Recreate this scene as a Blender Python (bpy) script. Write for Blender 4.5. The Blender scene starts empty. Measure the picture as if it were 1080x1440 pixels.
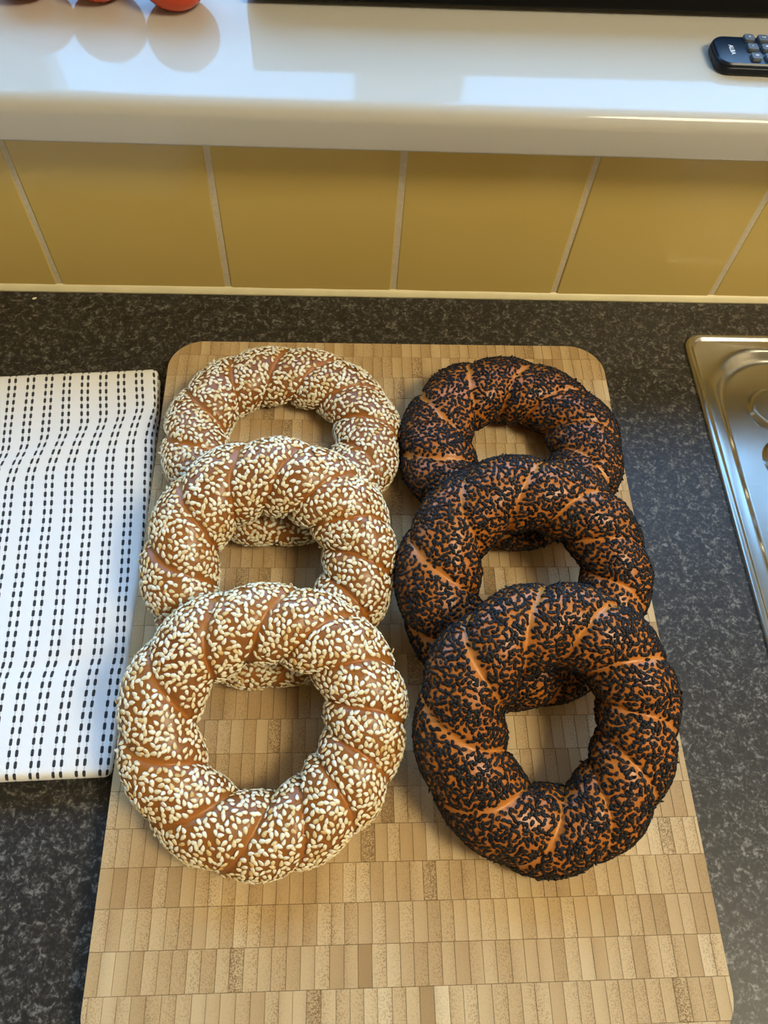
import bpy, bmesh, math, random
import numpy as np
from mathutils import Vector, Matrix, noise
from mathutils.bvhtree import BVHTree

PI = math.pi
scene = bpy.context.scene
C = scene.collection

# ------------------------------------------------------------------ camera
# x runs along the wall, y towards the wall (wall tiles at y = 0), z = 0 is the worktop
F_PX = 1109.58
CAM = Vector((-0.02115, -0.38168, 0.38881))
PITCH, YAW, ROLL = 1.06056, -0.11966, 0.10557


def cam_axes():
    fwd = Vector((0, math.cos(PITCH), -math.sin(PITCH)))
    up = Vector((0, math.sin(PITCH), math.cos(PITCH)))
    rt = Vector((1, 0, 0))
    Z = Matrix.Rotation(YAW, 3, 'Z')
    fwd, up, rt = Z @ fwd, Z @ up, Z @ rt
    c, s = math.cos(ROLL), math.sin(ROLL)
    return c * rt + s * up, c * up - s * rt, fwd


RT, UP, FW = cam_axes()
cd = bpy.data.cameras.new('camera')
cd.sensor_fit = 'VERTICAL'
cd.sensor_height = 36.0
cd.sensor_width = 27.0
cd.lens = F_PX / 1440 * 36
cd.clip_start = 0.01
cam = bpy.data.objects.new('camera', cd)
C.objects.link(cam)
M = Matrix.Identity(4)
for i in range(3):
    M[i][0], M[i][1], M[i][2], M[i][3] = RT[i], UP[i], -FW[i], CAM[i]
cam.matrix_world = M
scene.camera = cam


def pix(p):
    d = Vector(p) - CAM
    w = d.dot(FW)
    return 540 + F_PX * d.dot(RT) / w, 720 - F_PX * d.dot(UP) / w


# ------------------------------------------------------------------ sky, exposure
SKY_STRENGTH = 5.8
world = bpy.data.worlds.new('sky')
scene.world = world
world.use_nodes = True
wn, wl = world.node_tree.nodes, world.node_tree.links
wn.clear()
wo = wn.new('ShaderNodeOutputWorld')
wb = wn.new('ShaderNodeBackground')
wt = wn.new('ShaderNodeTexCoord')
wsep = wn.new('ShaderNodeSeparateXYZ')
wl.new(wt.outputs['Generated'], wsep.inputs[0])
wr = wn.new('ShaderNodeValToRGB')           # ground below the horizon, hazy blue sky above
wr.color_ramp.elements[0].position = 0.485
wr.color_ramp.elements[0].color = (0.10, 0.11, 0.08, 1)
wr.color_ramp.elements[1].position = 0.51
wr.color_ramp.elements[1].color = (0.24, 0.54, 1.0, 1)
wm = wn.new('ShaderNodeMath')
wm.operation = 'MULTIPLY_ADD'
wm.inputs[1].default_value = 0.5
wm.inputs[2].default_value = 0.5
wl.new(wsep.outputs[2], wm.inputs[0])
wl.new(wm.outputs[0], wr.inputs[0])
wl.new(wr.outputs[0], wb.inputs[0])
wb.inputs[1].default_value = SKY_STRENGTH
wl.new(wb.outputs[0], wo.inputs[0])

scene.view_settings.view_transform = 'Standard'
scene.view_settings.look = 'None'
scene.view_settings.gamma = 1.0
scene.view_settings.use_curve_mapping = False
scene.view_settings.exposure = 0.45
try:
    scene.cycles.use_denoising = True
    scene.cycles.max_bounces = 8
    scene.cycles.sample_clamp_indirect = 6.0
except Exception:
    pass

LAMP_GLOW = 26.0                            # brightness of the opal ceiling lamp
LAMP_COLOR = (1.0, 0.88, 0.62, 1)


# ------------------------------------------------------------------ helpers
def tag(o, label=None, cat=None, group=None, kind=None):
    if label: o['label'] = label
    if cat: o['category'] = cat
    if group: o['group'] = group
    if kind: o['kind'] = kind
    return o


def empty(name, loc=(0, 0, 0), rz=0.0):
    o = bpy.data.objects.new(name, None)
    o.location = loc
    o.rotation_euler = (0, 0, rz)
    o.empty_display_size = 0.01
    C.objects.link(o)
    return o


def mesh_obj(name, verts, faces, mat, parent=None, smooth=True, attrs=None, uvs=None):
    me = bpy.data.meshes.new(name)
    me.from_pydata([tuple(v) for v in verts], [], [tuple(f) for f in faces])
    if attrs:
        for k, vals in attrs.items():
            a = me.attributes.new(k, 'FLOAT', 'POINT')
            a.data.foreach_set('value', np.asarray(vals, dtype=np.float32))
    if uvs is not None:
        lay = me.uv_layers.new(name='UVMap')
        idx = np.empty(len(me.loops), dtype=np.int32)
        me.loops.foreach_get('vertex_index', idx)
        lay.data.foreach_set('uv', np.asarray(uvs, dtype=np.float32)[idx].ravel())
    me.polygons.foreach_set('use_smooth', [smooth] * len(me.polygons))
    me.update()
    if mat: me.materials.append(mat)
    o = bpy.data.objects.new(name, me)
    C.objects.link(o)
    if parent: o.parent = parent
    return o


def bm_obj(name, bm, mat, parent=None, smooth=False):
    me = bpy.data.meshes.new(name)
    bmesh.ops.recalc_face_normals(bm, faces=bm.faces)
    bm.to_mesh(me)
    bm.free()
    me.polygons.foreach_set('use_smooth', [smooth] * len(me.polygons))
    if mat: me.materials.append(mat)
    o = bpy.data.objects.new(name, me)
    C.objects.link(o)
    if parent: o.parent = parent
    return o


def add_box(bm, x0, x1, y0, y1, z0, z1, bevel=0.0, seg=2):
    r = bmesh.ops.create_cube(bm, size=1.0)
    vs = r['verts']
    for v in vs:
        v.co = Vector((x0 if v.co.x < 0 else x1, y0 if v.co.y < 0 else y1, z0 if v.co.z < 0 else z1))
    if bevel > 0:
        es = list({e for v in vs for e in v.link_edges})
        bmesh.ops.bevel(bm, geom=es, offset=bevel, segments=seg, affect='EDGES', profile=0.5)


def box(name, dims, mat, parent=None, bevel=0.0, seg=2):
    bm = bmesh.new()
    add_box(bm, *dims, bevel=bevel, seg=seg)
    return bm_obj(name, bm, mat, parent, smooth=False)


def shade_auto(o, ang=35):
    me = o.data
    me.polygons.foreach_set('use_smooth', [True] * len(me.polygons))
    bm = bmesh.new()
    bm.from_mesh(me)
    for e in bm.edges:
        e.smooth = not (len(e.link_faces) == 2 and e.calc_face_angle(0) > math.radians(ang))
    bm.to_mesh(me)
    bm.free()


def rrect(x0, x1, y0, y1, r, n=10):
    pts = []
    for cx, cy, a0 in ((x1 - r, y1 - r, 0), (x0 + r, y1 - r, 90), (x0 + r, y0 + r, 180), (x1 - r, y0 + r, 270)):
        for k in range(n + 1):
            a = math.radians(a0 + 90 * k / n)
            pts.append((cx + r * math.cos(a), cy + r * math.sin(a)))
    return pts


def loops_mesh(loops, cap_first=False, cap_last=True):
    n = len(loops[0])
    vs, fs = [], []
    for L in loops: vs += L
    for i in range(len(loops) - 1):
        for k in range(n):
            a, b = i * n + k, i * n + (k + 1) % n
            fs.append((a, b, b + n, a + n))
    if cap_last: fs.append(tuple((len(loops) - 1) * n + k for k in range(n)))
    if cap_first: fs.append(tuple(reversed(range(n))))
    return vs, fs


# ------------------------------------------------------------------ materials
def srgb(r, g, b):
    f = lambda c: (c / 12.92) if c <= 0.04045 else ((c + 0.055) / 1.055) ** 2.4
    return (f(r / 255), f(g / 255), f(b / 255), 1)


class NT:
    def __init__(self, name):
        self.m = bpy.data.materials.new(name)
        self.m.use_nodes = True
        self.t = self.m.node_tree
        self.b = self.t.nodes['Principled BSDF']

    def n(self, kind, **kw):
        nd = self.t.nodes.new('ShaderNode' + kind)
        for k, v in kw.items(): setattr(nd, k, v)
        return nd

    def link(self, a, b): self.t.links.new(a, b)

    def setin(self, sock, v):
        if hasattr(v, 'is_output') or isinstance(v, bpy.types.NodeSocket): self.link(v, sock)
        else: sock.default_value = v

    def math(self, op, a, b=0.0, c=0.0, clamp=False):
        nd = self.n('Math', operation=op)
        nd.use_clamp = clamp
        for i, v in enumerate((a, b, c)): self.setin(nd.inputs[i], v)
        return nd.outputs[0]

    def mix(self, f, a, b, blend='MIX'):
        nd = self.n('Mix', data_type='RGBA', blend_type=blend)
        self.setin(nd.inputs[0], f)
        self.setin(nd.inputs[6], a)
        self.setin(nd.inputs[7], b)
        return nd.outputs[2]

    def ramp(self, f, stops):
        nd = self.n('ValToRGB')
        while len(nd.color_ramp.elements) < len(stops): nd.color_ramp.elements.new(0.5)
        for e, (p, c) in zip(nd.color_ramp.elements, stops):
            e.position = p
            e.color = c
        self.link(f, nd.inputs[0])
        return nd.outputs[0]

    def noise(self, scale, detail=2.0, rough=0.5, dist=0.0, vec=None):
        nd = self.n('TexNoise')
        nd.inputs['Scale'].default_value = scale
        nd.inputs['Detail'].default_value = detail
        nd.inputs['Roughness'].default_value = rough
        nd.inputs['Distortion'].default_value = dist
        self.link(vec if vec is not None else self.obj(), nd.inputs['Vector'])
        return nd.outputs[0]

    def obj(self):
        if not hasattr(self, '_tc'): self._tc = self.n('TexCoord')
        return self._tc.outputs['Object']

    def geo(self):
        if not hasattr(self, '_g'): self._g = self.n('NewGeometry')
        return self._g.outputs['Position']

    def attr(self, name):
        nd = self.n('Attribute', attribute_name=name)
        return nd.outputs['Fac']

    def mapped(self, vec, scale):
        nd = self.n('Mapping')
        self.link(vec, nd.inputs[0])
        nd.inputs['Scale'].default_value = scale
        return nd.outputs[0]

    def bump(self, h, strength, dist):
        nd = self.n('Bump')
        nd.inputs['Strength'].default_value = strength
        nd.inputs['Distance'].default_value = dist
        self.link(h, nd.inputs['Height'])
        self.link(nd.outputs[0], self.b.inputs['Normal'])

    def done(self, color=None, rough=None, metal=None, spec=None, coat=None):
        if color is not None: self.setin(self.b.inputs['Base Color'], color)
        if rough is not None: self.setin(self.b.inputs['Roughness'], rough)
        if metal is not None: self.setin(self.b.inputs['Metallic'], metal)
        if spec is not None: self.setin(self.b.inputs['Specular IOR Level'], spec)
        if coat is not None: self.setin(self.b.inputs['Coat Weight'], coat)
        return self.m


def mat_plain(name, col, rough=0.5, metal=0.0, spec=0.5, var=0.04, scale=60.0, bump=0.0):
    t = NT(name)
    nz = t.noise(scale, 3)
    dark = tuple(c * (1 - var * 3) for c in col[:3]) + (1,)
    lite = tuple(min(1, c * (1 + var * 3)) for c in col[:3]) + (1,)
    c = t.mix(nz, dark, lite)
    if bump: t.bump(nz, bump, 0.0005)
    return t.done(c, rough, metal, spec)


def mat_counter():
    t = NT('speckled_laminate')
    p = t.obj()
    big = t.noise(235, 4, 0.62, 0.9)
    fine = t.noise(640, 3, 0.6, 0.6)
    s = t.math('MULTIPLY_ADD', fine, 0.55, t.math('MULTIPLY', big, 0.75))
    c = t.ramp(s, [(0.0, srgb(28, 26, 23)), (0.60, srgb(40, 37, 33)), (0.70, srgb(62, 59, 54)), (0.79, srgb(112, 108, 100)), (1.0, srgb(140, 136, 126))])
    t.bump(fine, 0.12, 0.0004)
    return t.done(c, 0.40, 0, 0.38)


def mat_tile():
    t = NT('ochre_glazed_tile')
    nz = t.noise(14, 2)
    c = t.mix(nz, srgb(208, 179, 100), srgb(215, 187, 110))
    t.bump(t.noise(35, 2), 0.05, 0.002)
    return t.done(c, 0.16, 0, 0.5)


def mat_sill():
    t = NT('white_gloss_sill')
    nz = t.noise(9, 3)
    c = t.mix(nz, srgb(192, 187, 175), srgb(198, 194, 183))
    t.bump(t.noise(8, 2), 0.04, 0.004)
    return t.done(c, 0.07, 0, 0.24)


def mat_grout():
    t = NT('pale_grout')
    nz = t.noise(400, 4)
    c = t.mix(nz, srgb(196, 180, 146), srgb(226, 214, 186))
    t.bump(nz, 0.4, 0.0006)
    return t.done(c, 0.85)


def mat_block():
    t = NT('bamboo_end_grain')
    tone, across, pore = t.attr('tone'), t.attr('across'), t.attr('pore')
    c = t.ramp(tone, [(0.0, srgb(156, 122, 76)), (0.35, srgb(184, 151, 104)), (0.7, srgb(203, 173, 126)), (1.0, srgb(218, 192, 148))])
    v = t.n('TexVoronoi')
    v.inputs['Scale'].default_value = 1250
    t.link(t.obj(), v.inputs['Vector'])
    dots = t.math('LESS_THAN', v.outputs['Distance'], 0.42)
    dens = t.math('MULTIPLY', t.math('MULTIPLY_ADD', across, 0.75, 0.25), t.math('MULTIPLY_ADD', t.noise(260, 2), 0.9, 0.15))
    c = t.mix(t.math('MULTIPLY', dots, t.math('MULTIPLY', dens, pore), clamp=True), c, srgb(118, 84, 42))
    c = t.mix(t.math('MULTIPLY', t.math('POWER', across, 3.0), 0.30), c, srgb(140, 104, 58))
    # coarse blotchy vessels in a few of the blocks
    blot = t.noise(750, 2, 0.5, 1.5, t.mapped(t.obj(), (1.0, 2.2, 1.0)))
    co = t.math('MULTIPLY', t.math('GREATER_THAN', blot, 0.52), t.math('SUBTRACT', t.math('MULTIPLY', pore, 1.0), 1.2, clamp=True), clamp=True)
    c = t.mix(t.math('MULTIPLY', co, 0.75), c, srgb(112, 82, 44))
    c = t.mix(0.14, c, t.mix(t.noise(30, 3), srgb(150, 116, 66), srgb(226, 200, 152)))
    t.bump(t.math('MULTIPLY', dots, -1.0), 0.25, 0.0001)
    return t.done(c, 0.62, 0, 0.3)


def mat_crust(name, c_dark, c_mid, c_groove):
    t = NT(name)
    g = t.attr('groove')
    bake = t.attr('bake')
    nz = t.noise(55, 4, 0.6)
    c = t.mix(t.math('MULTIPLY_ADD', nz, 0.9, t.math('MULTIPLY_ADD', bake, 0.9, -0.55), clamp=True), c_mid, c_dark)
    c = t.mix(t.math('MULTIPLY', g, 0.85), c, c_groove)
    t.bump(t.noise(420, 4), 0.18, 0.0006)
    t.b.inputs['Subsurface Weight'].default_value = 0.0
    return t.done(c, 0.36, 0, 0.5)


def mat_seed(name, stops, rough, spec=0.4):
    t = NT(name)
    c = t.ramp(t.attr('tone'), stops)
    return t.done(c, rough, 0, spec)


def mat_cloth():
    t = NT('dashed_white_cotton')
    uvn = t.n('UVMap')
    sep = t.n('SeparateXYZ')
    t.link(uvn.outputs[0], sep.inputs[0])
    u, v = sep.outputs[0], sep.outputs[1]
    PER, DV = 0.0104, 0.0053
    um = t.math('FLOORED_MODULO', u, PER)
    d1 = t.math('ABSOLUTE', t.math('SUBTRACT', um, 0.0035))
    d2 = t.math('ABSOLUTE', t.math('SUBTRACT', um, 0.0069))
    du = t.math('MINIMUM', d1, d2)
    vm = t.math('ABSOLUTE', t.math('SUBTRACT', t.math('FLOORED_MODULO', v, DV), DV / 2))
    a = t.math('POWER', t.math('DIVIDE', du, 0.00074), 4.0)
    b = t.math('POWER', t.math('DIVIDE', vm, 0.00165), 4.0)
    inside = t.math('LESS_THAN', t.math('ADD', a, b), 1.0)
    thread = t.math('MULTIPLY', t.math('LESS_THAN', du, 0.00035), 0.45)
    white = t.mix(t.noise(40, 3), srgb(246, 244, 240), srgb(252, 250, 247))
    # weave
    w1 = t.math('SINE', t.math('MULTIPLY', u, 2 * PI / 0.00075))
    w2 = t.math('SINE', t.math('MULTIPLY', v, 2 * PI / 0.00075))
    wv = t.math('MULTIPLY', w1, w2)
    c = t.mix(thread, white, srgb(150, 150, 148))
    c = t.mix(inside, c, srgb(58, 58, 60))
    t.bump(t.math('ADD', wv, t.math('MULTIPLY', inside, 1.2)), 0.35, 0.0002)
    t.b.inputs['Sheen Weight'].default_value = 0.15
    return t.done(c, 0.92, 0, 0.2)


def mat_steel():
    t = NT('brushed_stainless_steel')
    nz = t.noise(90, 4, 0.6, 0, t.mapped(t.obj(), (1, 14, 1)))
    r = t.math('MULTIPLY_ADD', nz, 0.10, 0.17)
    t.bump(t.noise(30, 2), 0.05, 0.001)
    return t.done(srgb(176, 174, 168), r, 1.0)


def mat_glass():
    t = NT('window_glass')
    tr = t.n('BsdfTransparent')
    gl = t.n('BsdfGlossy')
    gl.inputs['Roughness'].default_value = 0.0
    lw = t.n('LayerWeight')
    lw.inputs[0].default_value = 0.5
    mx = t.n('MixShader')
    t.link(t.math('MULTIPLY_ADD', t.math('POWER', lw.outputs['Facing'], 5.0), 0.5, 0.03), mx.inputs[0])
    t.link(tr.outputs[0], mx.inputs[1])
    t.link(gl.outputs[0], mx.inputs[2])
    t.link(mx.outputs[0], t.t.nodes['Material Output'].inputs['Surface'])
    return t.m


def mat_emit(name, col, strength):
    t = NT(name)
    t.b.inputs['Emission Color'].default_value = col
    t.b.inputs['Emission Strength'].default_value = strength
    return t.done(col, 0.6)


MT = dict(
    counter=mat_counter(), tile=mat_tile(), sill=mat_sill(), grout=mat_grout(), block=mat_block(),
    cloth=mat_cloth(), steel=mat_steel(), glass=mat_glass(),
    glue=mat_plain('dark_glue_line', srgb(136, 104, 60), 0.8),
    caulk=mat_plain('cream_caulk', srgb(232, 220, 176), 0.45),
    wallpaint=mat_plain('magnolia_wall_paint', srgb(226, 216, 196), 0.8),
    ceilpaint=mat_plain('white_ceiling_paint', srgb(228, 224, 214), 0.85),
    floor=mat_plain('brown_vinyl_floor', srgb(120, 100, 78), 0.6),
    upvc=mat_plain('white_window_plastic', srgb(226, 228, 230), 0.3),
    blackplastic=mat_plain('black_plastic', (0.006, 0.006, 0.007), 0.4, spec=0.25),
    blackgloss=mat_plain('black_gloss_panel', (0.003, 0.003, 0.004), 0.3, spec=0.15),
    remote_top=mat_plain('navy_black_gloss', (0.004, 0.010, 0.022), 0.33, spec=0.35),
    button=mat_plain('grey_rubber_button', srgb(86, 92, 98), 0.6),
    print=mat_plain('white_print', srgb(245, 248, 250), 0.5),
    tomato=mat_plain('tomato_skin', srgb(214, 66, 22), 0.2, var=0.06, scale=25),
    calyx=mat_plain('green_calyx', srgb(70, 100, 40), 0.7),
    lampbody=mat_plain('lamp_white_metal', srgb(230, 226, 218), 0.4),
    globe=mat_emit('opal_globe', LAMP_COLOR, LAMP_GLOW),
)
MT['crust_pale'] = mat_crust('baked_crust', srgb(118, 66, 22), srgb(158, 98, 38), srgb(184, 116, 48))
MT['crust_dark'] = mat_crust('orange_brown_crust', srgb(150, 82, 24), srgb(192, 112, 38), srgb(218, 146, 68))
MT['sesame'] = mat_seed('white_sesame', [(0.0, srgb(216, 172, 100)), (0.25, srgb(236, 212, 158)), (0.6, srgb(246, 233, 196)), (1.0, srgb(252, 245, 222))], 0.45)
MT['blackseed'] = mat_seed('black_sesame', [(0.0, srgb(16, 15, 15)), (0.6, srgb(26, 25, 25)), (1.0, srgb(40, 38, 37))], 0.55, 0.22)

# ------------------------------------------------------------------ the room
SILL_Z0, SILL_Z1, SILL_Y0, WIN_Y = 0.122, 0.146, -0.020, 0.26
RX0, RX1, RY0, FLOOR, CEIL = -1.5, 1.7, -2.3, -0.9, 1.5
WX0, WX1, WZ1 = -0.95, 1.0, 0.86

tag(box('floor', (RX0, RX1, RY0, 0.30, FLOOR - 0.05, FLOOR), MT['floor']), kind='structure')
tag(box('ceiling', (RX0, RX1, RY0, 0.30, CEIL, CEIL + 0.05), MT['ceilpaint']), kind='structure')
tag(box('wall_left', (RX0 - 0.05, RX0, RY0, 0.30, FLOOR, CEIL), MT['wallpaint']), kind='structure')
tag(box('wall_right', (RX1, RX1 + 0.05, RY0, 0.30, FLOOR, CEIL), MT['wallpaint']), kind='structure')
tag(box('wall_front', (RX0, RX1, RY0 - 0.05, RY0, FLOOR, CEIL), MT['wallpaint']), kind='structure')
bm = bmesh.new()
add_box(bm, RX0, RX1, 0.007, 0.30, FLOOR, SILL_Z0)
add_box(bm, RX0, WX0, 0.007, 0.30, SILL_Z0, CEIL)
add_box(bm, WX1, RX1, 0.007, 0.30, SILL_Z0, CEIL)
add_box(bm, WX0, WX1, 0.007, 0.30, WZ1, CEIL)
wall = bm_obj('wall_back', bm, MT['wallpaint'])
tag(wall, kind='structure')

# tiles, grout, caulk
TS, GX = 0.108, -0.20075
GR = 0.0025


def tile_mesh():
    w, h, d = TS - GR, 0.1085, 0.0075
    loops = []
    for inset, y in ((0.0, d), (0.0, 0.0012), (0.0004, 0.0004), (0.0013, 0.0)):
        L = rrect(-w / 2 + inset, w / 2 - inset, -h / 2 + inset, h / 2 - inset, 0.0015, 3)
        loops.append([(p[0], y, p[1]) for p in reversed(L)])
    vs, fs = loops_mesh(loops)
    me = bpy.data.meshes.new('tile')
    me.from_pydata(vs, [], [tuple(reversed(f)) for f in fs])
    me.polygons.foreach_set('use_smooth', [True] * len(me.polygons))
    me.materials.append(MT['tile'])
    bmx = bmesh.new(); bmx.from_mesh(me)
    bmesh.ops.recalc_face_normals(bmx, faces=bmx.faces)
    for e in bmx.edges: e.smooth = True
    bmx.to_mesh(me); bmx.free()
    for f in me.polygons:
        if len(f.vertices) > 6: f.use_smooth = False
    return me


tme = tile_mesh()
rng = random.Random(4)
for k in range(-7, 12):
    o = bpy.data.objects.new('tile', tme)
    C.objects.link(o)
    o.parent = wall
    o.location = (GX + (k + 0.5) * TS, rng.uniform(-0.0002, 0.0002), 0.003 + 0.1085 / 2)
    o.rotation_euler = (rng.uniform(-.003, .003), 0, rng.uniform(-.003, .003))
box('grout', (GX - 7 * TS, GX + 12 * TS, 0.0005, 0.0075, 0.0005, SILL_Z0), MT['grout'], wall)
# caulk bead where the tiles meet the worktop
vs, fs = [], []
N = 160
prof = [(0.004, 0.0), (-0.0028, 0.0), (-0.0024, 0.0012), (-0.0012, 0.0032), (0.0002, 0.0046), (0.004, 0.0048)]
for i in range(N + 1):
    x = RX0 + (RX1 - RX0) * i / N
    j = 0.0003 * noise.noise((x * 40, 0, 0))
    for (y, z) in prof: vs.append((x, y - j, z + (j if z > 0.002 else 0)))
n = len(prof)
for i in range(N):
    for k in range(n - 1):
        a = i * n + k
        fs.append((a, a + 1, a + n + 1, a + n))
mesh_obj('caulk_bead', vs, fs, MT['caulk'], wall)

# sill with rounded nose
prof = [(WIN_Y + 0.02, SILL_Z1)]
R1 = 0.0085
for k in range(9):
    a = math.radians(90 + 90 * k / 8)
    prof.append((SILL_Y0 + R1 + R1 * math.cos(a), SILL_Z1 - R1 + R1 * math.sin(a)))
R2 = 0.002
for k in range(5):
    a = math.radians(180 + 90 * k / 4)
    prof.append((SILL_Y0 + R2 + R2 * math.cos(a), SILL_Z0 + R2 + R2 * math.sin(a)))
prof.append((WIN_Y + 0.02, SILL_Z0))
xs = [WX0 - 0.05 + (WX1 - WX0 + 0.1) * i / 60 for i in range(61)]
vs = [(x, y, z) for x in xs for (y, z) in prof]
n = len(prof)
fs = [(i * n + k, i * n + (k + 1) % n, (i + 1) * n + (k + 1) % n, (i + 1) * n + k) for i in range(60) for k in range(n)]
fs += [tuple(range(n)), tuple(reversed(range(60 * n, 61 * n)))]
sill = mesh_obj('trim_1', vs, fs, MT['sill'])
shade_auto(sill, 40)
tag(sill, 'white glossy window sill with rounded front edge above the tiles', kind='structure')

# window: frame and panes
win = empty('window_1', (0, WIN_Y, SILL_Z1))
tag(win, 'white framed window standing on the sill', kind='structure')
bars = [(-0.36, -0.267), (-0.007, 0.089)]
yv0, yv1 = 0.0, 0.035
zb, zt = 0.105, WZ1 - SILL_Z1
box('window_frame', (WX0, WX1, yv0, yv1, 0.0, zb), MT['upvc'], win, 0.003)
box('window_frame', (WX0, WX1, yv0, yv1, zt - 0.05, zt), MT['upvc'], win, 0.003)
edges = [(WX0, WX0 + 0.06)] + bars + [(0.62, 0.70), (WX1 - 0.06, WX1)]
for a, b in edges: box('window_frame', (a, b, yv0, yv1, zb, zt - 0.05), MT['upvc'], win, 0.003)
for i in range(len(edges) - 1):
    box('pane', (edges[i][1], edges[i + 1][0], 0.016, 0.020, zb, zt - 0.05), MT['glass'], win)

# ceiling lamp over the worktop's sink side
LX, LY, LR = 0.80, -0.75, 0.25
lamp = empty('ceiling_lamp', (LX, LY, CEIL))
tag(lamp, 'round opal ceiling lamp glowing on the kitchen ceiling', 'lamp')


def lathe(name, prof, mat, parent, seg=32, zoff=0.0):
    vs = [(r * math.cos(2 * PI * k / seg), r * math.sin(2 * PI * k / seg), z + zoff) for (r, z) in prof for k in range(seg)]
    fs = [(i * seg + k, i * seg + (k + 1) % seg, (i + 1) * seg + (k + 1) % seg, (i + 1) * seg + k) for i in range(len(prof) - 1) for k in range(seg)]
    return mesh_obj(name, vs, fs, mat, parent)


lathe('lamp_base', [(LR + 0.015, 0.0), (LR + 0.015, -0.022), (LR + 0.004, -0.028), (LR - 0.004, -0.026)], MT['lampbody'], lamp, 40)
lathe('lamp_bowl', [(max(0.0005, LR * math.cos(PI / 2 * k / 8)), -0.026 - 0.10 * math.sin(PI / 2 * k / 8)) for k in range(9)], MT['globe'], lamp, 40)

# ------------------------------------------------------------------ worktop
SX0, SX1, SY0, SY1 = 0.2052, 0.70, -0.53, -0.0320
hx0, hx1, hy0, hy1 = SX0 + 0.009, SX1 - 0.009, SY0 + 0.009, SY1 - 0.009
bm = bmesh.new()
X = [RX0, hx0, hx1, RX1]
Y = [-0.60, hy0, hy1, 0.0072]
T = 0.038
for i in range(3):
    for j in range(3):
        if i == 1 and j == 1: continue
        for z in (0.0, -T):
            q = [bm.verts.new((X[i], Y[j], z)), bm.verts.new((X[i + 1], Y[j], z)), bm.verts.new((X[i + 1], Y[j + 1], z)), bm.verts.new((X[i], Y[j + 1], z))]
            bm.faces.new(q)


def wallquad(p, q):
    bm.faces.new([bm.verts.new((p[0], p[1], 0)), bm.verts.new((q[0], q[1], 0)), bm.verts.new((q[0], q[1], -T)), bm.verts.new((p[0], p[1], -T))])


for a, b in (((X[0], Y[0]), (X[3], Y[0])), ((X[3], Y[0]), (X[3], Y[3])), ((X[3], Y[3]), (X[0], Y[3])), ((X[0], Y[3]), (X[0], Y[0])),
             ((hx0, hy0), (hx1, hy0)), ((hx1, hy0), (hx1, hy1)), ((hx1, hy1), (hx0, hy1)), ((hx0, hy1), (hx0, hy0))):
    for k in range(1): wallquad(a, b)
bmesh.ops.remove_doubles(bm, verts=bm.verts, dist=1e-6)
wt_ = bm_obj('worktop', bm, MT['counter'])
tag(wt_, 'dark grey speckled laminate kitchen worktop along the tiled wall', 'worktop')

# ------------------------------------------------------------------ sink drainer
sink = empty('sink_drainer', (SX0, SY1, 0.0))
tag(sink, 'stainless steel sink drainer set into the dark worktop', 'sink')


def sl(ins, z, r):
    return [(x - SX0, y - SY1, z) for x, y in rrect(SX0 + ins, SX1 - ins, SY0 + ins, SY1 - ins, r, 14)]


rim = [sl(0.0, 0.0001, 0.0115), sl(0.0002, 0.0014, 0.0115), sl(0.0009, 0.0024, 0.011), sl(0.0020, 0.0029, 0.010), sl(0.0032, 0.0028, 0.0095),
       sl(0.0042, 0.0021, 0.009), sl(0.0050, 0.0013, 0.0085), sl(0.0056, 0.0011, 0.0085), sl(0.0064, 0.0012, 0.008)]
vs, fs = loops_mesh(rim, cap_last=False)
mesh_obj('rim', vs, fs, MT['steel'], sink)
pan = [sl(0.0064, 0.0012, 0.008), sl(0.0110, 0.0012, 0.030), sl(0.0122, 0.0009, 0.035), sl(0.0134, 0.0001, 0.037), sl(0.0150, -0.0026, 0.038),
       sl(0.0164, -0.0044, 0.039), sl(0.0176, -0.0051, 0.039), sl(0.0190, -0.0053, 0.039)]
vs, fs = loops_mesh(pan)
p_ = mesh_obj('drainer_pan', vs, fs, MT['steel'], sink)
for f in p_.data.polygons:
    if len(f.vertices) > 6: f.use_smooth = False
# raised ribs with round ends running along the drainer
RB_P, RB_W = 0.0385, 0.0330
ribv = []
for ins, z in ((0.0, -0.0052), (0.0006, -0.0047), (0.0016, -0.0030), (0.0024, -0.0022), (0.0034, -0.0020), (0.0046, -0.0021)):
    w = RB_W / 2 - ins
    ribv.append([(x, y, z) for x, y in rrect(0.0 + ins, 0.40 - ins, -w, w, w * 0.98, 10)])
vs, fs = loops_mesh(ribv)
rib0 = mesh_obj('drainer_rib', vs, fs, MT['steel'], sink)
for f in rib0.data.polygons:
    if len(f.vertices) > 6: f.use_smooth = False
rib0.location = (0.2385 - SX0, -0.0880 - SY1, 0)
for k in range(1, 11):
    o = rib0.copy()
    C.objects.link(o)
    o.parent = sink
    o.location = (0.2385 - SX0, -0.0880 - SY1 - k * RB_P, 0)

# ------------------------------------------------------------------ cutting board (outline first; blocks after the bread)
BX0, BX1, BY0, BY1, BT, BR = -0.1214, 0.1409, -0.4205, -0.0579, 0.018, 0.021
board = empty('cutting_board', ((BX0 + BX1) / 2, (BY0 + BY1) / 2, 0))
tag(board, 'rectangular end grain bamboo cutting board with rounded corners under the bread', 'cutting board')
BCX, BCY = (BX0 + BX1) / 2, (BY0 + BY1) / 2
core = []
for ins, z in ((0.0012, 0.0006), (0.0012, BT - 0.0006)):
    core.append([(x - BCX, y - BCY, z) for x, y in rrect(BX0 + ins, BX1 - ins, BY0 + ins, BY1 - ins, BR, 12)])
vs, fs = loops_mesh(core, cap_first=True)
mesh_obj('glue_core', vs, fs, MT['glue'], board, smooth=False)

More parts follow.
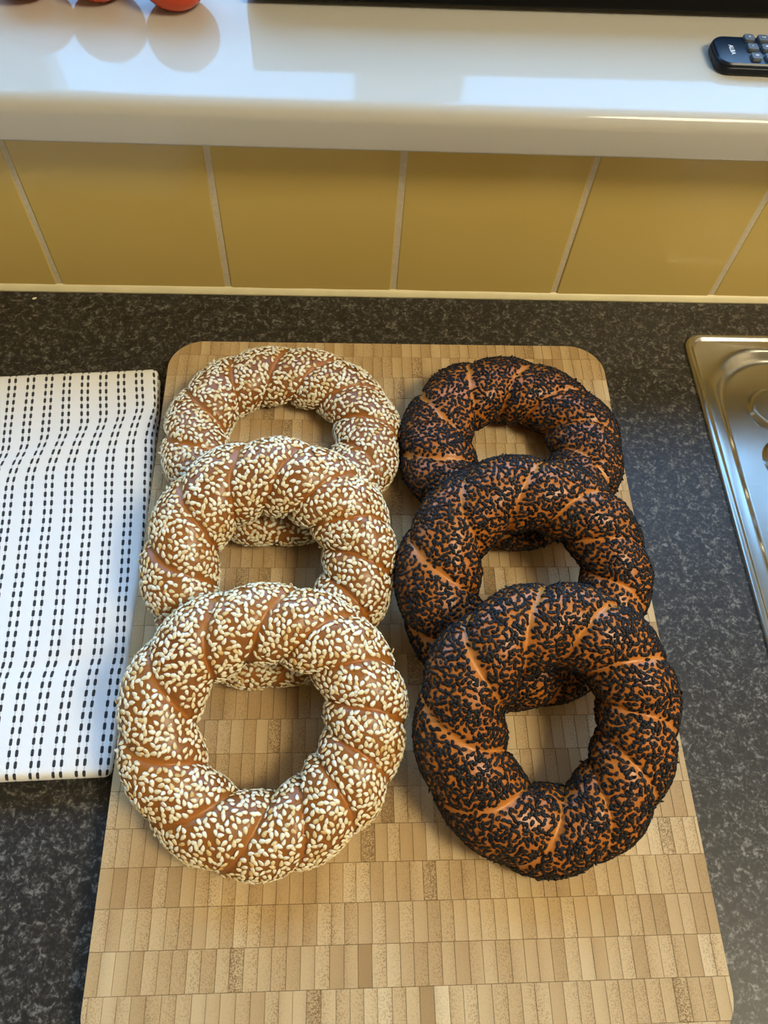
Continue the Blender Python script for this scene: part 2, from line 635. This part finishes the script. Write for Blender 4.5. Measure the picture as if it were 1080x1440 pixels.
# ------------------------------------------------------------------ seeded bread rings
def ring_surface(P, th, ps):
    """point on a twisted ring; returns xyz (local, before tilt), groove weight, bake"""
    ph = P['k'] * (th + P['wa'] * math.sin(th + P['wb'])) + P['p0']
    ph += 0.16 * noise.noise((3.1 * math.cos(th) + P['seed'], 3.1 * math.sin(th), ps * 0.5))
    al = (ps - ph) % PI                       # two strands: a groove every half turn
    d = al if al < PI / 2 else al - PI        # signed angular distance to the groove
    gi = int(math.floor((ps - ph) / PI))
    gs = P.get('gm', 0.80) + 0.75 * noise.noise((gi * 7.13 + P['seed'], ps * 1.3, 2.0))   # strength of this groove here
    top = max(0.0, math.sin(ps))
    w = 0.15 * (0.8 + 0.45 * gs)
    dd = d / w
    groove = math.exp(-dd * dd) if d < 0 else math.exp(-(dd * dd) * 0.45)
    groove *= max(0.15, min(1.0, gs))
    lobe = abs(math.sin(al))
    Rh = 1.0
    for (m, a, b) in P['R']: Rh += a * math.cos(m * th - b)
    rh = 1.0 + 0.05 * noise.noise((2.3 * math.cos(th) + P['seed'] * 3, 2.3 * math.sin(th), 0.3)) + P.get('ra', 0) * math.cos(th - P.get('rb', 0))
    rad = rh * (0.925 + 0.11 * lobe - 0.12 * groove)
    rad *= 1.0 + 0.02 * noise.noise((9 * math.cos(th) + P['seed'], 9 * math.sin(th), ps))
    cr = math.cos(ps)
    sr = math.sin(ps)
    z = P['rh'] * rad * sr
    if sr < 0: z *= 0.93
    rr = P['rw'] * rad * cr
    x = (P['Rx'] * Rh + rr) * math.cos(th)
    y = (P['Ry'] * Rh + rr) * math.sin(th)
    bake = 0.5 + 0.5 * noise.noise((x * 30 + P['seed'], y * 30, z * 30))
    return (x, y, z), groove, bake


def make_ring(P):
    rx = Matrix.Rotation(P['tilt'], 3, 'X')
    ry = Matrix.Rotation(P.get('roll', 0), 3, 'Y')
    Rm = ry @ rx
    NT_, NP_ = 300, 64
    vs, gv, bv = [], [], []
    for i in range(NT_):
        th = 2 * PI * i / NT_
        for j in range(NP_):
            q, g, b = ring_surface(P, th, 2 * PI * j / NP_)
            vs.append(Rm @ Vector(q))
            gv.append(g)
            bv.append(b)
    zmin = min(v.z for v in vs)
    off = Vector((0, 0, -zmin))
    vs = [v + off for v in vs]
    # the underside sags flat a little where it rests on the board
    fs = [(i * NP_ + j, ((i + 1) % NT_) * NP_ + j, ((i + 1) % NT_) * NP_ + (j + 1) % NP_, i * NP_ + (j + 1) % NP_) for i in range(NT_) for j in range(NP_)]
    base = Vector((P['x'], P['y'], BT - 0.0006))
    root = empty(P['name'], base)
    tag(root, P['label'], 'bread', P['group'])
    mesh_obj('crust', vs, fs, MT[P['crust']], root, attrs=dict(groove=gv, bake=bv))
    bvh = BVHTree.FromPolygons([tuple(v + base) for v in vs], fs)
    return dict(P=P, root=root, base=base, Rm=Rm, off=off, bvh=bvh)


def seed_shape(L=1.0, W=1.0, Tk=1.0, n=9):
    """teardrop seed lying flat: x is its length; returns verts, faces"""
    vs, fs = [], []
    out = []
    for k in range(n):
        a = 2 * PI * k / n
        x = math.cos(a)
        w = math.sin(a) * (1.0 - 0.30 * x)
        if x > 0: w *= (1 - 0.18 * x)
        out.append((x, w))
    for s, z in ((0.80, -0.35), (1.0, 0.12), (0.66, 0.78)):
        for (x, w) in out: vs.append((0.5 * L * x * s, 0.5 * W * w * s, 0.5 * Tk * z))
    vs.append((0, 0, 0.5 * Tk))
    for i in range(2):
        for k in range(n):
            fs.append((i * n + k, i * n + (k + 1) % n, (i + 1) * n + (k + 1) % n, (i + 1) * n + k))
    for k in range(n): fs.append((2 * n + k, 2 * n + (k + 1) % n, 3 * n))
    return vs, fs


SV, SF = seed_shape()
SVn = np.array(SV)


def scatter(B, others, mat, spacing, tries, size, dens, nvis=300):
    P = B['P']
    rng = random.Random(P['seed'] * 17 + 5)
    grid = {}
    seeds = []
    cs = spacing
    for _ in range(tries):
        th = rng.uniform(0, 2 * PI)
        ps = rng.uniform(-0.75, PI + 0.75)
        # area weighting
        if rng.random() > (P['Rx'] + P['rw'] * math.cos(ps)) / (P['Rx'] + P['rw']): continue
        q, g, b = ring_surface(P, th, ps)
        if g > 0.27 and rng.random() < 0.985: continue
        if g > 0.18 and rng.random() < 0.4: continue
        cl = noise.noise((q[0] * 60 + P['seed'] * 2, q[1] * 60, q[2] * 60))
        if rng.random() > dens + 0.75 * cl + P.get('dens', 0) + 0.35 * max(0.0, math.cos(ps)): continue
        key = (int(q[0] // cs), int(q[1] // cs), int(q[2] // cs))
        ok = True
        sp = spacing * rng.choice((1.12, 1.05, 1.0, 0.82))
        for dx in (-1, 0, 1):
            for dy in (-1, 0, 1):
                for dz in (-1, 0, 1):
                    for (o) in grid.get((key[0] + dx, key[1] + dy, key[2] + dz), ()):
                        if (o[0] - q[0]) ** 2 + (o[1] - q[1]) ** 2 + (o[2] - q[2]) ** 2 < sp * sp:
                            ok = False
                            break
                    if not ok: break
                if not ok: break
            if not ok: break
        if not ok: continue
        grid.setdefault(key, []).append(q)
        e = 0.012
        qa = Vector(ring_surface(P, th + e, ps)[0])
        qb = Vector(ring_surface(P, th, ps + 0.03)[0])
        v = Vector(q)
        nrm = (qa - v).cross(qb - v)
        if nrm.length < 1e-12: continue
        nrm.normalize()
        nrm = B['Rm'] @ nrm
        pos = B['Rm'] @ v + B['off']
        out = Vector((math.cos(th) * math.cos(ps), math.sin(th) * math.cos(ps), math.sin(ps)))
        if nrm.dot(B['Rm'] @ out) < 0: nrm.negate()
        if pos.z < 0.0022: continue
        tn = nrm.orthogonal().normalized()
        tn.rotate(Matrix.Rotation(rng.uniform(0, 2 * PI), 3, nrm))
        bi = nrm.cross(tn)
        tl = rng.gauss(0, 0.11) + (rng.uniform(0.3, 0.8) if rng.random() < 0.05 else 0)
        rl = rng.gauss(0, 0.16)
        R3 = Matrix((tn, bi, nrm)).transposed()
        R3 = R3 @ Matrix.Rotation(-tl, 3, 'Y') @ Matrix.Rotation(rl, 3, 'X')
        s = size * rng.uniform(0.88, 1.1)
        lift = 0.00022 + 0.3 * s * abs(math.sin(tl))
        pos = pos + nrm * lift
        tone = min(1.0, max(0.0, rng.gauss(0.62, 0.2) if rng.random() > 0.08 else rng.uniform(0, 0.25)))
        seeds.append((pos, R3, s, nrm, tone))
    # which seeds show largest in the photograph
    rank = []
    for i, (pos, R3, s, nrm, tone) in enumerate(seeds):
        w = pos + B['base']
        d = CAM - w
        L = d.length
        d = d / L
        fc = nrm.dot(d)
        if fc < 0.25: continue
        st = w + nrm * 0.0012 + d * 0.0015
        if any(o['bvh'].ray_cast(st, d, L)[0] is not None for o in others): continue
        u, vv = pix(w)
        if not (0 < u < 1080 and 0 < vv < 1440): continue
        rank.append((fc / (L * L) * s * s, i))
    rank.sort(reverse=True)
    solo = {i for _, i in rank[:nvis]}
    # single seeds: shared meshes in eight shades
    if mat not in SEED_MESH:
        SEED_MESH[mat] = []
        for k in range(8):
            me = bpy.data.meshes.new('seed')
            me.from_pydata([(x * 1.0, y * 0.60, z * 0.26) for x, y, z in SV], [], SF)
            a = me.attributes.new('tone', 'FLOAT', 'POINT')
            a.data.foreach_set('value', [0.12 + 0.83 * k / 7] * len(SV))
            me.polygons.foreach_set('use_smooth', [True] * len(SF))
            me.materials.append(MT[mat])
            SEED_MESH[mat].append(me)
    meshes = SEED_MESH[mat]
    AV, AF, AT = [], [], []
    nv = len(SV)
    sv = SVn * np.array([1.0, 0.60, 0.26])
    cnt = 0
    for i, (pos, R3, s, nrm, tone) in enumerate(seeds):
        if i in solo:
            k = int(round((tone - 0.12) / 0.83 * 7))
            o = bpy.data.objects.new('sesame_seed', meshes[min(7, max(0, k))])
            C.objects.link(o)
            o.parent = B['root']
            o.matrix_local = Matrix.Translation(pos) @ R3.to_4x4() @ Matrix.Scale(s, 4)
        else:
            R = np.array(R3)
            AV.append((sv * s) @ R.T + np.array(pos))
            AF.append(np.array([list(f) + [-1] * (4 - len(f)) for f in SF]) + np.where(np.array([list(f) + [-1] * (4 - len(f)) for f in SF]) >= 0, cnt * nv, 0))
            AT += [tone] * nv
            cnt += 1
    V = np.concatenate(AV)
    Fc = [tuple(int(x) for x in r if x >= 0) for r in np.concatenate(AF)]
    so = mesh_obj('seed_coating', V.tolist(), Fc, MT[mat], B['root'], attrs=dict(tone=AT))
    so['kind'] = 'stuff'
    return len(seeds)


SEED_MESH = {}
GS, GB = 'white sesame bread rings overlapping on the board', 'black sesame bread rings overlapping on the board'
RINGS = [
    dict(name='sesame_bread_ring', label='white sesame bread ring lying flat at the end of its row near the tiles', group=GS, crust='crust_pale', seedmat='sesame',
         x=-0.0517, y=-0.1387, Rx=0.0458, Ry=0.0458, rw=0.0174, rh=0.0140, tilt=0.0, k=6, wa=0.10, wb=0.3, p0=0.4, seed=1, R=[(2, 0.02, 0.4), (3, 0.015, 1.0)]),
    dict(name='sesame_bread_ring', label='white sesame bread ring between the two other white seeded rings', group=GS, crust='crust_pale', seedmat='sesame',
         x=-0.0534, y=-0.2200, Rx=0.0420, Ry=0.0421, rw=0.0175, rh=0.0144, tilt=0.40, ra=0.06, rb=PI / 2, k=6, wa=0.18, wb=0.0, p0=1.1, seed=2, R=[(2, 0.025, 1.2), (3, 0.012, 0.2)]),
    dict(name='sesame_bread_ring', label='white sesame bread ring on top of its row, fully uncovered', group=GS, crust='crust_pale', seedmat='sesame',
         x=-0.0531, y=-0.2964, Rx=0.0444, Ry=0.0436, rw=0.0172, rh=0.0142, tilt=0.365, k=6, wa=0.22, wb=0.0, p0=0.2, seed=3, R=[(2, 0.02, 2.0), (3, 0.02, 1.6)]),
    dict(name='black_sesame_bread_ring', label='black sesame bread ring lying flat at the end of its row near the tiles', group=GB, crust='crust_dark', seedmat='blackseed', gm=0.62,
         x=0.0727, y=-0.1443, Rx=0.0409, Ry=0.0410, rw=0.0195, rh=0.0157, tilt=0.0, k=5, wa=0.12, wb=0.5, p0=0.1, seed=4, R=[(2, 0.02, 0.2), (3, 0.02, 0.5)]),
    dict(name='black_sesame_bread_ring', label='black sesame bread ring between the two other black seeded rings', group=GB, crust='crust_dark', seedmat='blackseed', gm=0.62,
         x=0.0682, y=-0.2299, Rx=0.0424, Ry=0.0423, rw=0.0182, rh=0.0149, tilt=0.41, ra=-0.07, rb=0.0, k=5, wa=0.15, wb=0.2, p0=1.9, seed=5, R=[(2, 0.02, 1.0), (3, 0.015, 0.2)], dens=-0.05),
    dict(name='black_sesame_bread_ring', label='black sesame bread ring on top of its row, fully uncovered', group=GB, crust='crust_dark', seedmat='blackseed', gm=0.62,
         x=0.0700, y=-0.2995, Rx=0.0398, Ry=0.0425, rw=0.0184, rh=0.0150, tilt=0.465, ra=-0.05, rb=0.0, k=5, wa=0.12, wb=-0.4, p0=0.9, seed=6, R=[(2, 0.03, 2.6), (3, 0.02, 2.2)]),
]
BR_ = [make_ring(P) for P in RINGS]
for i, B in enumerate(BR_):
    white = B['P']['seedmat'] == 'sesame'
    scatter(B, BR_, B['P']['seedmat'], 0.00213 if white else 0.00163, 42000 if white else 62000, 0.0032 if white else 0.0028, 0.88 if white else 1.0)

# ------------------------------------------------------------------ bamboo blocks of the board
OUT = rrect(BX0, BX1, BY0, BY1, BR, 12)
CORN = [(BX0 + BR, BY0 + BR), (BX1 - BR, BY0 + BR), (BX0 + BR, BY1 - BR), (BX1 - BR, BY1 - BR)]


def clip_poly(poly, clip):
    out = poly
    m = len(clip)
    for i in range(m):
        ax, ay = clip[i]
        bx, by = clip[(i + 1) % m]
        if abs(ax - bx) + abs(ay - by) < 1e-9: continue
        inp, out = out, []
        if not inp: return []
        side = lambda p: (bx - ax) * (p[1] - ay) - (by - ay) * (p[0] - ax)
        for k in range(len(inp)):
            p, q = inp[k], inp[(k + 1) % len(inp)]
            sp, sq = side(p), side(q)
            if sp >= 0: out.append(p)
            if (sp >= 0) != (sq >= 0):
                t = sp / (sp - sq)
                out.append((p[0] + (q[0] - p[0]) * t, p[1] + (q[1] - p[1]) * t))
    return out


def clean(poly):
    r = []
    for p in poly:
        if not r or math.hypot(p[0] - r[-1][0], p[1] - r[-1][1]) > 1e-4: r.append(p)
    if len(r) > 1 and math.hypot(r[0][0] - r[-1][0], r[0][1] - r[-1][1]) < 1e-4: r.pop()
    return r


rng = random.Random(11)
PITCH_Y = 0.01555
rows = []
yj = -0.3795
while yj > BY0 - PITCH_Y: yj -= PITCH_Y
while yj < BY1:
    rows.append((yj, yj + PITCH_Y))
    yj += PITCH_Y
blocks = []
x_off = 0.0
for ri, (ya, yb) in enumerate(rows):
    if rng.random() < 0.55: x_off = rng.uniform(0, 0.006)
    x = BX0 - x_off
    rowtone = rng.gauss(0, 0.06)
    while x < BX1:
        w = 0.0058 * rng.uniform(0.93, 1.06)
        g = 0.00005
        a = [(max(x, BX0) + g, max(ya, BY0) + g), (min(x + w, BX1) - g, max(ya, BY0) + g), (min(x + w, BX1) - g, min(yb, BY1) - g), (max(x, BX0) + g, min(yb, BY1) - g)]
        flip = rng.random() < 0.2
        if a[1][0] - a[0][0] > 0.0008 and a[2][1] - a[1][1] > 0.0008:
            cx_, cy_ = (a[0][0] + a[1][0]) / 2, (a[0][1] + a[2][1]) / 2
            poly = a
            if min(math.hypot(cx_ - q[0], cy_ - q[1]) for q in [(BX0, BY0), (BX1, BY0), (BX0, BY1), (BX1, BY1)]) < BR + 0.02:
                poly = clean(clip_poly(a, OUT))
            if len(poly) >= 3:
                tone = min(1, max(0, rng.gauss(0.60, 0.17) + rowtone))
                pore = rng.choice((0.25, 0.5, 0.7, 1.0, 1.0)) if rng.random() > 0.03 else 2.2
                blocks.append((poly, x, w, tone, pore, flip, BT + rng.uniform(-0.00004, 0.00004)))
        x += w


def block_geo(b):
    poly, x0, w, tone, pore, flip, zt = b
    n = len(poly)
    cx_ = sum(p[0] for p in poly) / n
    cy_ = sum(p[1] for p in poly) / n
    hw = max(abs(p[0] - cx_) for p in poly) or 1
    hh = max(abs(p[1] - cy_) for p in poly) or 1
    vs = []
    e = 0.00012
    for z, ins in ((0.0, 0.0), (zt - 0.00016, 0.0), (zt, e)):
        for p in poly:
            vs.append((cx_ + (p[0] - cx_) * (1 - ins / hw), cy_ + (p[1] - cy_) * (1 - ins / hh), z))
    fs = []
    for i in range(2):
        for k in range(n): fs.append((i * n + k, i * n + (k + 1) % n, (i + 1) * n + (k + 1) % n, (i + 1) * n + k))
    fs.append(tuple(2 * n + k for k in range(n)))
    ac = [min(1, max(0, (v[0] - x0) / w)) for v in vs]
    if flip: ac = [1 - q for q in ac]
    return vs, fs, ac


rank = []
for i, b in enumerate(blocks):
    n = len(b[0])
    c_ = Vector((sum(p[0] for p in b[0]) / n, sum(p[1] for p in b[0]) / n, b[6]))
    u, v = pix(c_)
    if not (0 < u < 1080 and 0 < v < 1440): continue
    d = CAM - c_
    L = d.length
    d /= L
    if any(o['bvh'].ray_cast(c_ + d * 0.0005, d, L)[0] is not None for o in BR_): continue
    area = (max(p[0] for p in b[0]) - min(p[0] for p in b[0])) * (max(p[1] for p in b[0]) - min(p[1] for p in b[0]))
    rank.append((area * d.z / (L * L), i))
rank.sort(reverse=True)
solo = {i for _, i in rank[:300]}
AV, AF, A1, A2, A3 = [], [], [], [], []
for i, b in enumerate(blocks):
    vs, fs, ac = block_geo(b)
    vs = [(v[0] - BCX, v[1] - BCY, v[2]) for v in vs]
    if i in solo:
        mesh_obj('bamboo_block', vs, fs, MT['block'], board, smooth=False,
                 attrs=dict(tone=[b[3]] * len(vs), across=ac, pore=[b[4]] * len(vs)))
    else:
        o = len(AV)
        AV += vs
        AF += [tuple(q + o for q in f) for f in fs]
        A1 += [b[3]] * len(vs)
        A2 += ac
        A3 += [b[4]] * len(vs)
rest = mesh_obj('block_mosaic', AV, AF, MT['block'], board, smooth=False, attrs=dict(tone=A1, across=A2, pore=A3))
rest['kind'] = 'stuff'

# ------------------------------------------------------------------ folded tea towel
towel = empty('tea_towel', (-0.26, -0.19, 0))
tag(towel, 'folded white cotton tea towel with paired black dashed stripes', 'towel')
EDGE_Y = [-0.311, -0.2968, -0.2563, -0.207, -0.137, -0.074]
EDGE_X = [-0.1243, -0.1240, -0.1226, -0.1226, -0.1240, -0.1286]


def smooth01(t):
    t = min(1, max(0, t))
    return t * t * (3 - 2 * t)


def fold(name, z0, z1, dx, dyf, dyb, seed):
    r = (z1 - z0) / 2
    W = 0.27
    step = 0.0022
    us = list(np.arange(-W, 0, step)) + [PI * r * k / 9 for k in range(10)]
    ylen = 0.2345 - 2 * r
    vsn = [-PI * r * (1 - k / 9) for k in range(10)] + list(np.arange(step, ylen - step / 2, step)) + [ylen + PI * r * k / 9 for k in range(10)]
    V, UVs = [], []
    for u in us:
        for v in vsn:
            ex = max(u, 0.0)
            ey = min(v, 0.0) if v < 0 else max(v - ylen, 0.0)
            vf = min(max(v, 0.0), ylen)
            h = math.hypot(ex, ey)
            f = vf / ylen
            uu = min(u, 0.0)
            yf = -0.3095 + dyf + r + 0.03 * (uu)
            yb = -0.0742 - dyb - r + 0.075 * (uu)
            y = yf + (yb - yf) * f
            xe = float(np.interp(y, EDGE_Y, EDGE_X)) + dx - r
            x = xe + uu
            top = 1.0
            z = z1
            if h > 1e-9:
                phi = min(h / r, PI)
                x += ex / h * r * math.sin(phi)
                y += ey / h * r * math.sin(phi)
                z = z1 - r * (1 - math.cos(phi))
                top = max(0, math.cos(phi)) * 0.9 + 0.1
            # soft wrinkles
            wz = 0.0011 * noise.noise((x * 22 + seed, y * 16, 0)) + 0.0005 * noise.noise((x * 60, y * 60 + seed, 1))
            c1 = (y + 0.112) - 0.42 * (x + 0.125)      # crease running across near the far end
            wz += 0.0011 * math.exp(-(c1 / 0.007) ** 2)
            c2 = (y + 0.262) + 0.16 * (x + 0.125) + 0.006 * math.sin((x) * 60)
            wz -= 0.0007 * math.exp(-(c2 / 0.005) ** 2)
            z = max(z0 + 0.0002, z + wz * top)
            V.append((x + 0.26, y + 0.19, z))
            # where the threads run: they shift sideways across each crease
            s1 = smooth01((c1 + 0.016) / 0.032)
            s2 = smooth01((c2 + 0.008) / 0.016)
            uo = -0.0065 * s1 - 0.0014 * s2 + 0.016 * f - 0.0012 * noise.noise((x * 18, y * 24 + seed, 3))
            UVs.append((u + uo + 0.0104 * 40 + 0.004, v * (1 - 0.0) + 0.053 + 0.0008 * noise.noise((x * 30, y * 30, 9))))
    m = len(vsn)
    F = [(i * m + j, (i + 1) * m + j, (i + 1) * m + j + 1, i * m + j + 1) for i in range(len(us) - 1) for j in range(m - 1)]
    return mesh_obj(name, V, F, MT['cloth'], towel, uvs=UVs)


fold('lower_fold', 0.0003, 0.0066, 0.0002, 0.0045, 0.0015, 3.0)
fold('upper_fold', 0.0060, 0.0134, 0.0, 0.0, 0.0, 8.0)

# ------------------------------------------------------------------ things on the sill
SZ = SILL_Z1


def make_tomato(x, y, r, h, seed, label):
    t = empty('tomato', (x, y, SZ), seed)
    tag(t, label, 'tomato', 'tomatoes on the sill')
    n, m = 48, 28
    vs = []
    for j in range(m + 1):
        a = -PI / 2 + PI * j / m
        for k in range(n):
            b = 2 * PI * k / n
            lob = 1 + 0.018 * math.cos(5 * b + seed) * (0.4 + 0.6 * max(0, math.sin(a)))
            rr = r * math.cos(a) ** 0.92 * lob if math.cos(a) > 1e-6 else 0.0
            z = h / 2 * math.sin(a)
            z -= 0.10 * h * math.exp(-(rr / (0.25 * r)) ** 2) * (1 if a > 0 else -0.3)
            vs.append((rr * math.cos(b), rr * math.sin(b), z))
    zm = min(v[2] for v in vs)
    vs = [(a, b, c - zm) for a, b, c in vs]
    fs = [(j * n + k, j * n + (k + 1) % n, (j + 1) * n + (k + 1) % n, (j + 1) * n + k) for j in range(m) for k in range(n)]
    mesh_obj('tomato_skin', vs, fs, MT['tomato'], t)
    zt = max(v[2] for v in vs) - 0.002
    cv, cf = [], []
    for k in range(5):
        b = 2 * PI * k / 5
        o = len(cv)
        ca, sa = math.cos(b), math.sin(b)
        for (l, w, z) in ((0.001, 0.002, 0.0), (0.006, 0.0022, 0.0022), (0.012, 0.0008, 0.0012)):
            for s in (-1, 1): cv.append((l * ca - s * w * sa, l * sa + s * w * ca, zt + z))
        cf += [(o, o + 1, o + 3, o + 2), (o + 2, o + 3, o + 5, o + 4)]
    o = len(cv)
    for z, q in ((-0.002, 0.0022), (0.006, 0.0014)):
        for k in range(8): cv.append((q * math.cos(k * PI / 4), q * math.sin(k * PI / 4), zt + z))
    cf += [(o + k, o + (k + 1) % 8, o + 8 + (k + 1) % 8, o + 8 + k) for k in range(8)] + [tuple(o + 8 + k for k in range(8))]
    cx = mesh_obj('calyx', cv, cf, MT['calyx'], t)
    return t


make_tomato(-0.1072, 0.0650, 0.0200, 0.042, 0.3, 'orange red tomato standing beside the black appliance')
make_tomato(-0.1480, 0.0708, 0.0200, 0.041, 1.4, 'orange red tomato between the two other tomatoes')
make_tomato(-0.1880, 0.0712, 0.0215, 0.036, 2.2, 'orange red tomato at the far end of its row from the black appliance')

ap = empty('black_appliance', (-0.0712, 0.0657, SZ), math.atan2(0.0045, 0.290))
tag(ap, 'low wide black electronic box standing on the white sill', 'appliance')
h_ = box('housing', (0, 0.40, 0.004, 0.165, 0.0022, 0.045), MT['blackplastic'], ap, 0.0025, 3)
shade_auto(h_)
h_ = box('front_panel', (0.0005, 0.3995, 0.0, 0.006, 0.0030, 0.0445), MT['blackgloss'], ap, 0.0015, 3)
shade_auto(h_)
for fx in (0.03, 0.37):
    for fy in (0.03, 0.14): box('foot', (fx - 0.008, fx + 0.008, fy - 0.008, fy + 0.008, 0.0, 0.0025), MT['blackplastic'], ap)

# remote control
RL, RW, RH = 0.120, 0.0262, 0.0070
rem = empty('remote_control', (0.1772, 0.0167, SZ), math.radians(-0.8))
tag(rem, 'slim black remote control with grey buttons lying on the white sill', 'remote')


def rl(ins, z, r=0.0075): return [(x, y, z) for x, y in rrect(ins, RL - ins, ins, RW - ins, max(0.001, r - ins), 8)]


vs, fs = loops_mesh([rl(0.0016, 0.0), rl(0.0005, 0.0008), rl(0.0, 0.0020), rl(0.0, 0.0044), rl(0.0003, 0.0047)], cap_first=True)
o = mesh_obj('case', vs, fs, MT['blackplastic'], rem); shade_auto(o)
vs, fs = loops_mesh([rl(0.0004, 0.0047), rl(0.0002, 0.0051), rl(0.0005, 0.0061), rl(0.0012, 0.0068), rl(0.0022, RH)])
o = mesh_obj('faceplate', vs, fs, MT['remote_top'], rem); shade_auto(o, 25)


def text_mesh(s, size):
    cu = bpy.data.curves.new('lettering', 'FONT')
    cu.body = s
    cu.size = size
    cu.align_x = 'CENTER'
    cu.align_y = 'CENTER'
    cu.extrude = 0.00006
    ob = bpy.data.objects.new('lettering', cu)
    C.objects.link(ob)
    bpy.context.view_layer.update()
    dg = bpy.context.evaluated_depsgraph_get()
    me = bpy.data.meshes.new_from_object(ob.evaluated_get(dg))
    bpy.data.objects.remove(ob)
    bpy.data.curves.remove(cu)
    me.materials.clear()
    me.materials.append(MT['print'])
    return me


me = text_mesh('ALBA', 0.0036)
o = bpy.data.objects.new('lettering', me)
C.objects.link(o); o.parent = rem
o.location = (0.0092, RW / 2 - 0.0005, RH + 0.00005)
o.rotation_euler = (0, 0, -PI / 2)
bl = []
BW, BH = 0.0056, 0.0054
for ins, z in ((0.0, 0.0), (0.0, 0.0015), (0.0002, 0.0018), (0.0006, 0.0019)):
    bl.append([(x, y, z) for x, y in rrect(-BW / 2 + ins, BW / 2 - ins, -BH / 2 + ins, BH / 2 - ins, 0.0012, 4)])
bvs, bfs = loops_mesh(bl)
labels = [['0', '-', '+'], ['9', '8', '7'], ['6', '5', '4'], ['3', '2', '1']]
tm = {}
for s in '0123456789-+': tm[s] = text_mesh(s, 0.0026)
bme = None
for ci in range(12):
    for rj in range(3):
        if bme is None:
            b0 = mesh_obj('button', bvs, bfs, MT['button'], rem)
            shade_auto(b0)
            bme = b0.data
            ob = b0
        else:
            ob = bpy.data.objects.new('button', bme)
            C.objects.link(ob)
            ob.parent = rem
        ob.location = (0.0203 + ci * 0.0077, 0.0055 + rj * 0.0084, RH - 0.0001)
        ch = labels[ci % 4][rj]
        tob = bpy.data.objects.new('legend', tm[ch])
        C.objects.link(tob)
        tob.parent = ob
        tob.location = (0, 0, 0.00197)
        tob.rotation_euler = (0, 0, -PI / 2)

# one stray seed that rolled to the back of the worktop
me = SEED_MESH['sesame'][6].copy()
me.transform(Matrix.Scale(0.0032, 4))
o = bpy.data.objects.new('stray_sesame_seed', me)
C.objects.link(o)
o.location = (-0.2165, -0.0085, 0.0003)
o.rotation_euler = (0, 0, 0.4)
tag(o, 'single pale sesame seed lying on the dark worktop beside the tiles', 'seed')
